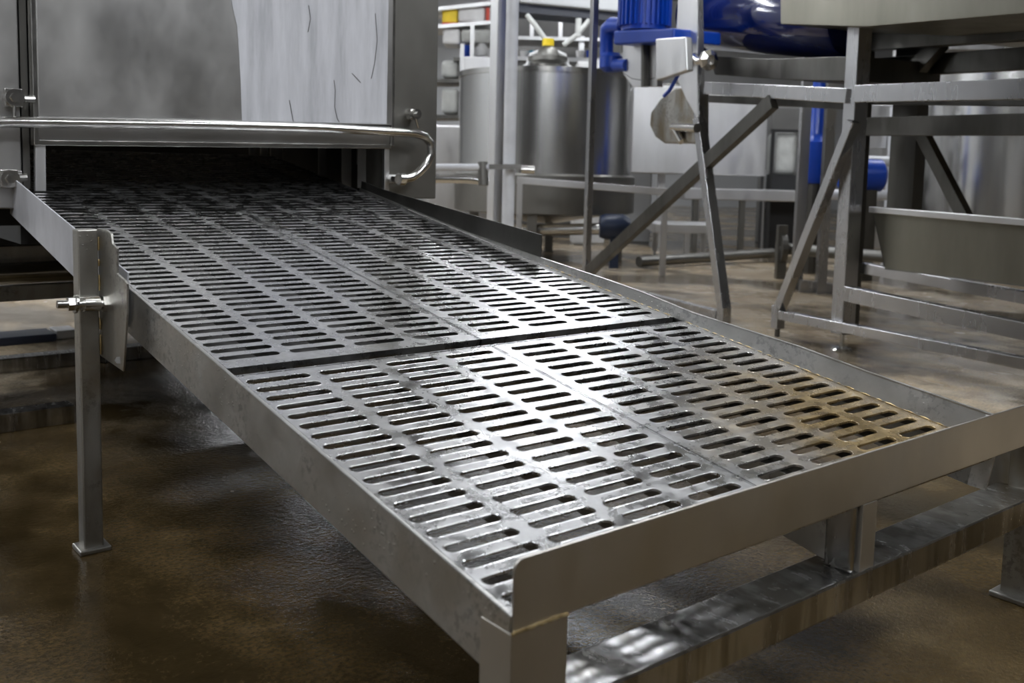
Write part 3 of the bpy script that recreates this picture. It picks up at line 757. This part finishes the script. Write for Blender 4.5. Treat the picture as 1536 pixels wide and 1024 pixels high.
# box tank on its bench behind the diagonal brace
bt = thing('box_tank', up_from(1050, 200, 11.4), 'wide pale sheet steel box tank behind the diagonal brace', 'tank')
slab(946, 130, 1152, 262, 11.2, .5).build('body', 'sheet', bt, .02)
slab(949, 126, 1150, 131, 11.2, .5).build('rim', 'bright', bt)
for x in (987, 1040, 1147): slab(x, 255, x + 10, 330, 11.62, .08, True).build('leg', 'sheet', bt)
bch = thing('bench', up_from(1115, 290, 11.1), 'long low grey bench under the pale box tank', 'bench')
slab(1026, 284, 1216, 301, 11.0, .35).build('top', 'sheet', bch, .01)
for x in (1040, 1110, 1200): slab(x, 298, x + 8, 330, 11.05, .07, True).build('leg', 'hood2', bch)
# low table
lt = thing('low_table', up_from(1020, 340, 10.2), 'low steel table with thin legs on the floor', 'table')
p_ = at(1022, 334, 10.2)
m = MB(); c = Vector((p_.x, p_.y, 0)); zt = p_.z
m.hexa([c + HR * sx * .33 + HF * sy * .35 + VZ * (zt - .09) for sx, sy in ((-1, -1), (1, -1), (1, 1), (-1, 1))], [c + HR * sx * .33 + HF * sy * .35 + VZ * zt for sx, sy in ((-1, -1), (1, -1), (1, 1), (-1, 1))])
m.build('table_top', 'sheet', lt, .005)
for sx, sy in ((-.7, -.8), (.05, -.8), (.9, -.8), (-.7, .8), (.9, .8)):
    l = c + HR * .33 * sx + HF * .35 * sy; MB().beam(l + VZ * .05, l + VZ * (zt - .08), .05, .05, HF).tube([l, l + VZ * .06], .014, 8).build('leg', 'sheet', lt)
# floor drain pipe with flange pump
dpz = thing('drain_pipe', onZ(1060, 400), 'grey drain pipe running low over the floor to a flanged valve', 'pipe')
MB().tube([onZ(958, 402) + VZ * .06, onZ(1158, 392) + VZ * .09], .05, 14).build('run', 'hood2', dpz, smooth=True)
fl0 = at(1172, 372, 8.4)
MB().lathe(fl0 - HR * .02, [(.001, 0), (.13, 0), (.13, .05), (.001, .05)], 20, HR).beam(fl0 + VZ * .2, Vector((fl0.x, fl0.y, 0)), .08, .08, HF).build('flange', 'hood2', dpz)
MB().tube([fl0, at(1335, 386, 7.8)], .05, 14).build('run', 'hood2', dpz, smooth=True)
# inner small stand with blue pumps
sm = thing('pump_stand', up_from(1225, 430, 7.4), 'dark narrow pump stand behind the splayed brace', 'stand')
for x0, x1, d in ((1199, 1213, 7.6), (1236, 1250, 7.3)):
    slab(x0, 60, x1, 435, d, .07, True).build('post', 'stand', sm)
pbar((1200, 428), (1262, 436), 7.5, .09, .06).build('foot_bar', 'stand', sm)
bp = thing('standing_pump', up_from(1222, 240, 8.9), 'upright blue pump behind the pump stand posts', 'pump')
c = up_from(1222, 240, 8.9)
MB().lathe(c + VZ * (at(1222, 275, 8.9).z), [(.001, 0), (.1, 0), (.13, .05), (.13, .38), (.09, .42), (.07, .46), (.07, .95), (.001, .95)], 20).build('motor', 'blue', bp, smooth=True)
MB().lathe(c, [(.08, 0), (.08, at(1222, 275, 8.9).z)], 12).build('pedestal', 'dark', bp)
hp = thing('motor', up_from(1310, 262, 8.4), 'blue motor lying horizontally behind main stand post', 'motor')
m = MB(); p_ = at(1262, 262, 8.4); m.lathe(p_, [(.001, 0), (.13, 0), (.14, .04), (.14, .34), (.1, .37), (.001, .37)], 20, HR); m.build('body', 'blue', hp, smooth=True)
MB().beam(Vector((p_.x, p_.y, 0)) + HR * .2, p_ + HR * .2, .2, .12, HF).build('pedestal', 'dark', hp)
# white pipework rack between posts
wr = thing('white_pipe_rack', up_from(1335, 250, 9.2), 'white painted pipe rack between the dark stand posts', 'pipe rack')
for y in (241, 291): MB().tube([at(1205 if y > 260 else 1298, y, 9.2), at(1352, y + 2, 9.2)], .05, 12).build('pipe', 'white_pipe', wr, smooth=True)
slab(1336, 160, 1349, 330, 9.3, .1, True).build('post', 'white_pipe', wr)
slab(1296, 200, 1350, 222, 9.4, .1).build('panel', 'sheet', wr)
# bag crate
cr = thing('bag_crate', up_from(1178, 250, 11.4), 'black framed crate holding a pale woven sack', 'crate')
for x in (1157, 1197): slab(x, 196, x + 4, 262, 11.4, .05).build('frame_post', 'black', cr)
slab(1157, 194, 1201, 198, 11.4, .05).build('frame_rail', 'black', cr)
slab(1157, 262, 1202, 292, 11.38, .5, True).build('pallet', 'black', cr)
sk = slab(1161.5, 199, 1196.5, 262, 11.46, .4)
tag(sk.build('sack', 'sack', None, .06, segs=3), 'pale woven sack inside the black crate', 'sack')
bx = slab(1158, 160, 1200, 192, 12.2, .6, True)
tag(bx.build('cabinet', 'cab', None, .02), 'grey cabinet behind the sack crate', 'cabinet')

# ---- shelving at the far left with sacks and buckets
sd_ = 13.2
sh_ = thing('storage_rack', up_from(700, 200, sd_), 'pale steel storage rack stacked with sacks at the far left', 'storage rack')
def shelf(px0, py0, px1, py1, d, t=.7, th=.05):
    return MB().hexa([at(px0, py0, d) , at(px1, py1, d), at(px1, py1, d) + HF * t, at(px0, py0, d) + HF * t], [at(px0, py0, d) - VZ * th, at(px1, py1, d) - VZ * th, at(px1, py1, d) + HF * t - VZ * th, at(px0, py0, d) + HF * t - VZ * th])
shelf(640, 38, 742, 30, sd_).build('shelf', 'sheet', sh_)
shelf(640, 12, 742, 1, sd_).build('shelf', 'sheet', sh_)
shelf(640, 118, 700, 118, sd_).build('shelf', 'dark', sh_)
shelf(640, 172, 700, 172, sd_).build('shelf', 'dark', sh_)
for x, t_ in ((691, 68), (706, 40), (640, 0), (745, 0)): slab(x - 3, t_, x + 3, 330, sd_ - .02, .05, True).build('upright', 'sheet', sh_)
tag(slab(663, 12, 686, 36, sd_ + .1, .4).build('printed_sack', 'yellow', None, .03), 'yellow printed sack on the top rack shelf', 'sack')
o = tag(slab(687, 10, 728, 33, sd_ + .1, .4).build('printed_sack', 'white', None, .04), 'white sack with red edge on the top rack shelf', 'sack')
slab(663, 34, 728, 37.5, sd_ + .08, .02).build('printed_edge', 'red', o)
slab(729, 12, 734, 33, sd_ + .08, .3).build('printed_edge', 'red', o)
for i, (x0, y0, x1, y1) in enumerate([(664, 42, 690, 66), (692, 44, 738, 64)]):
    tag(slab(x0, y0, x1, y1, sd_ + .1, .5).build('carton', 'white' if i == 0 else 'sack', None, .04), ['white carton below the yellow printed sack', 'beige bag lying under the white sack shelf'][i], ['carton', 'bag'][i])
tag(slab(662, 90, 688, 116, sd_ + .1, .4).build('sack', 'sack', None, .06, segs=3), 'pale bag on the middle rack shelf', 'sack')
tag(slab(662, 132, 688, 170, sd_ + .1, .4).build('sack', 'sack', None, .06, segs=3), 'grey bag on the low rack shelf', 'sack')
p_ = at(699, 86, sd_ + .2); tag(MB().lathe(p_, [(.001, 0), (.07, 0), (.085, .16), (.001, .16)], 16).build('bucket', 'blue', None, smooth=True), 'small blue bucket on the steel rack', 'bucket')
p_ = at(723, 84, sd_ + .2); tag(MB().lathe(p_, [(.001, 0), (.08, 0), (.08, .12), (.04, .17), (.001, .17)], 16).build('canister', 'white', None, smooth=True), 'white canister beside the blue bucket', 'canister')
shelf(680, 86, 742, 85, sd_).build('shelf', 'dark', sh_)
tag(slab(640, 188, 702, 262, 10.8, .5, True).build('steel_bin', 'sheet', None, .02), 'pale sheet steel bin with dark scratches near the rack', 'bin')
tag(slab(693, 85, 742, 108, 11.4, .5, True).build('steel_cabinet', 'sheet', None, .02), 'pale steel cabinet just behind the large vat', 'cabinet')
# ---- wall cabinets, overhead duct and worktop behind the vat
wc = thing('wall_cabinet', up_from(835, 60, 14.5), 'long grey steel cabinet unit behind the vat', 'cabinet')
slab(740, 22, 905, 56, 14.5, .6).build('body', 'cab', wc, .02)
slab(740, 55, 905, 60, 14.4, .8).build('shelf', 'sheet', wc)
slab(740, 60, 930, 92, 15.4, .1, True).build('back_panel', 'cab', wc)
for x in (795, 838): slab(x, 24, x + 6, 55, 14.47, .03).build('door_stile', 'sheet', wc)
for x in (742, 868): slab(x, 55, x + 8, 110, 14.5, .1, True).build('support_post', 'sheet', wc)
wk = thing('work_counter', up_from(835, 90, 13.6), 'pale work counter with containers behind the vat lid', 'counter')
slab(760, 86, 935, 92, 13.6, .8).build('worktop', 'sheet', wk)
slab(764, 92, 930, 108, 13.65, .7, True).build('base', 'cab', wk)
for i, (x, c_) in enumerate(((800, 'teal'), (816, 'teal'), (786, 'white'), (885, 'blue'), (870, 'white'))):
    p_ = at(x, 86, 13.7); tag(MB().lathe(p_, [(.001, 0), (.05, 0), (.06, .09), (.001, .09)], 14).build('cup', c_, None, smooth=True), ['teal cup on the counter left of the agitator', 'second teal cup, nearest the agitator', 'white jar at left end of the counter', 'blue tub on the counter beside the thin post', 'white tub on the counter beside the blue tub'][i], 'cup')
hd = thing('overhead_duct', at(850, 15, 11.5), 'overhead steel duct above a dark navy beam, seen over the vat', 'duct')
MB().hexa([at(780, 3, 11.5), at(935, 18, 11.5), at(935, 18, 11.5) + HF * .8, at(780, 3, 11.5) + HF * .8], [at(780, -40, 11.5), at(935, -40, 11.5), at(935, -40, 11.5) + HF * .8, at(780, -40, 11.5) + HF * .8]).build('duct_body', 'wall', hd, .02)
MB().hexa([at(778, 18, 11.6), at(935, 32, 11.6), at(935, 32, 11.6) + HF * .5, at(778, 18, 11.6) + HF * .5], [at(778, 3, 11.6), at(935, 18, 11.6), at(935, 18, 11.6) + HF * .5, at(778, 3, 11.6) + HF * .5]).build('navy_beam', 'navyband', hd)
p_ = at(790, -35, 11.8)
for x in (790, 925): q = at(x, -36, 11.9); MB().tube([q, Vector((q.x, q.y, HC))], .02, 8).build('hanger_rod', 'sheet', hd)
yb_ = MB().tube([at(790, 22, 11.0), at(803, 38, 11.0), at(826, 70, 11.0)], .03, 10).tube([at(884, 30, 11.0), at(866, 52, 11.0), at(845, 68, 11.0)], .03, 10)
yb_.tube([at(868, 28, 11.0), at(867, 55, 11.0)], .035, 10)
yb_.build('stay_arm', 'sack', hd)
# far white clutter on and behind
for i, (x0, y0, x1, y1, d, mat, nm, lab, ct) in enumerate([
    (866, 92, 885, 110, 11.6, 'white', 'canister', 'white canister right behind the vat lid', 'canister'),
    (890, 90, 915, 112, 11.8, 'white', 'carton', 'white carton behind the thin post and vat', 'carton'),
    (936, 76, 985, 112, 12.2, 'wall', 'carton', 'pale carton stack behind the blue gearmotor', 'carton'),
    (1380, 50, 1540, 76, 12.0, 'sheet', 'duct', 'pale duct section high behind the right stand', 'duct'),
    (1400, 100, 1480, 124, 12.5, 'sheet', 'steel_cabinet', 'pale steel cabinet behind the right vat', 'cabinet'),
    (1290, 155, 1350, 180, 12.0, 'sheet', 'electric_box', 'pale electric box behind the main stand post', 'electric box'),
    (1360, 60, 1380, 118, 12.6, 'white', 'control_cabinet', 'tall white control cabinet behind the dark brace', 'cabinet'),
]):
    tag(slab(x0, y0, x1, y1, d, .5, nm not in ('duct',)).build(nm, mat, None, .02), lab, ct)
# pale cladding far behind at left under the hood
tag(slab(-60, 335, 70, 395, 8.0, .4, True).build('white_cabinet', 'white', None, .02), 'white cabinet seen under the housing at left edge', 'cabinet')

# ================================================================== CAMERA / VIEW
cd = bpy.data.cameras.new('camera'); co = bpy.data.objects.new('camera', cd); COL.objects.link(co)
R3 = Matrix((RT, UP, -FW)).transposed()
co.matrix_world = Matrix.Translation(CAM) @ R3.to_4x4()
cd.sensor_fit = 'HORIZONTAL'; cd.sensor_width = 36.0; cd.lens = F_PX / 1536 * 36
cd.shift_x = -(PPX - 768) / 1536; cd.shift_y = (PPY - 512) / 1536
cd.clip_start = .02; cd.clip_end = 100
cd.dof.use_dof = True; cd.dof.focus_distance = 2.2; cd.dof.aperture_fstop = 5.0
SC.camera = co
w = bpy.data.worlds.new('world'); SC.world = w; w.use_nodes = True
w.node_tree.nodes['Background'].inputs[0].default_value = (.5, .53, .58, 1); w.node_tree.nodes['Background'].inputs[1].default_value = .2
SC.view_settings.view_transform = 'Standard'; SC.view_settings.look = 'None'; SC.view_settings.exposure = 0.0; SC.view_settings.gamma = 1
SC.view_settings.use_curve_mapping = False
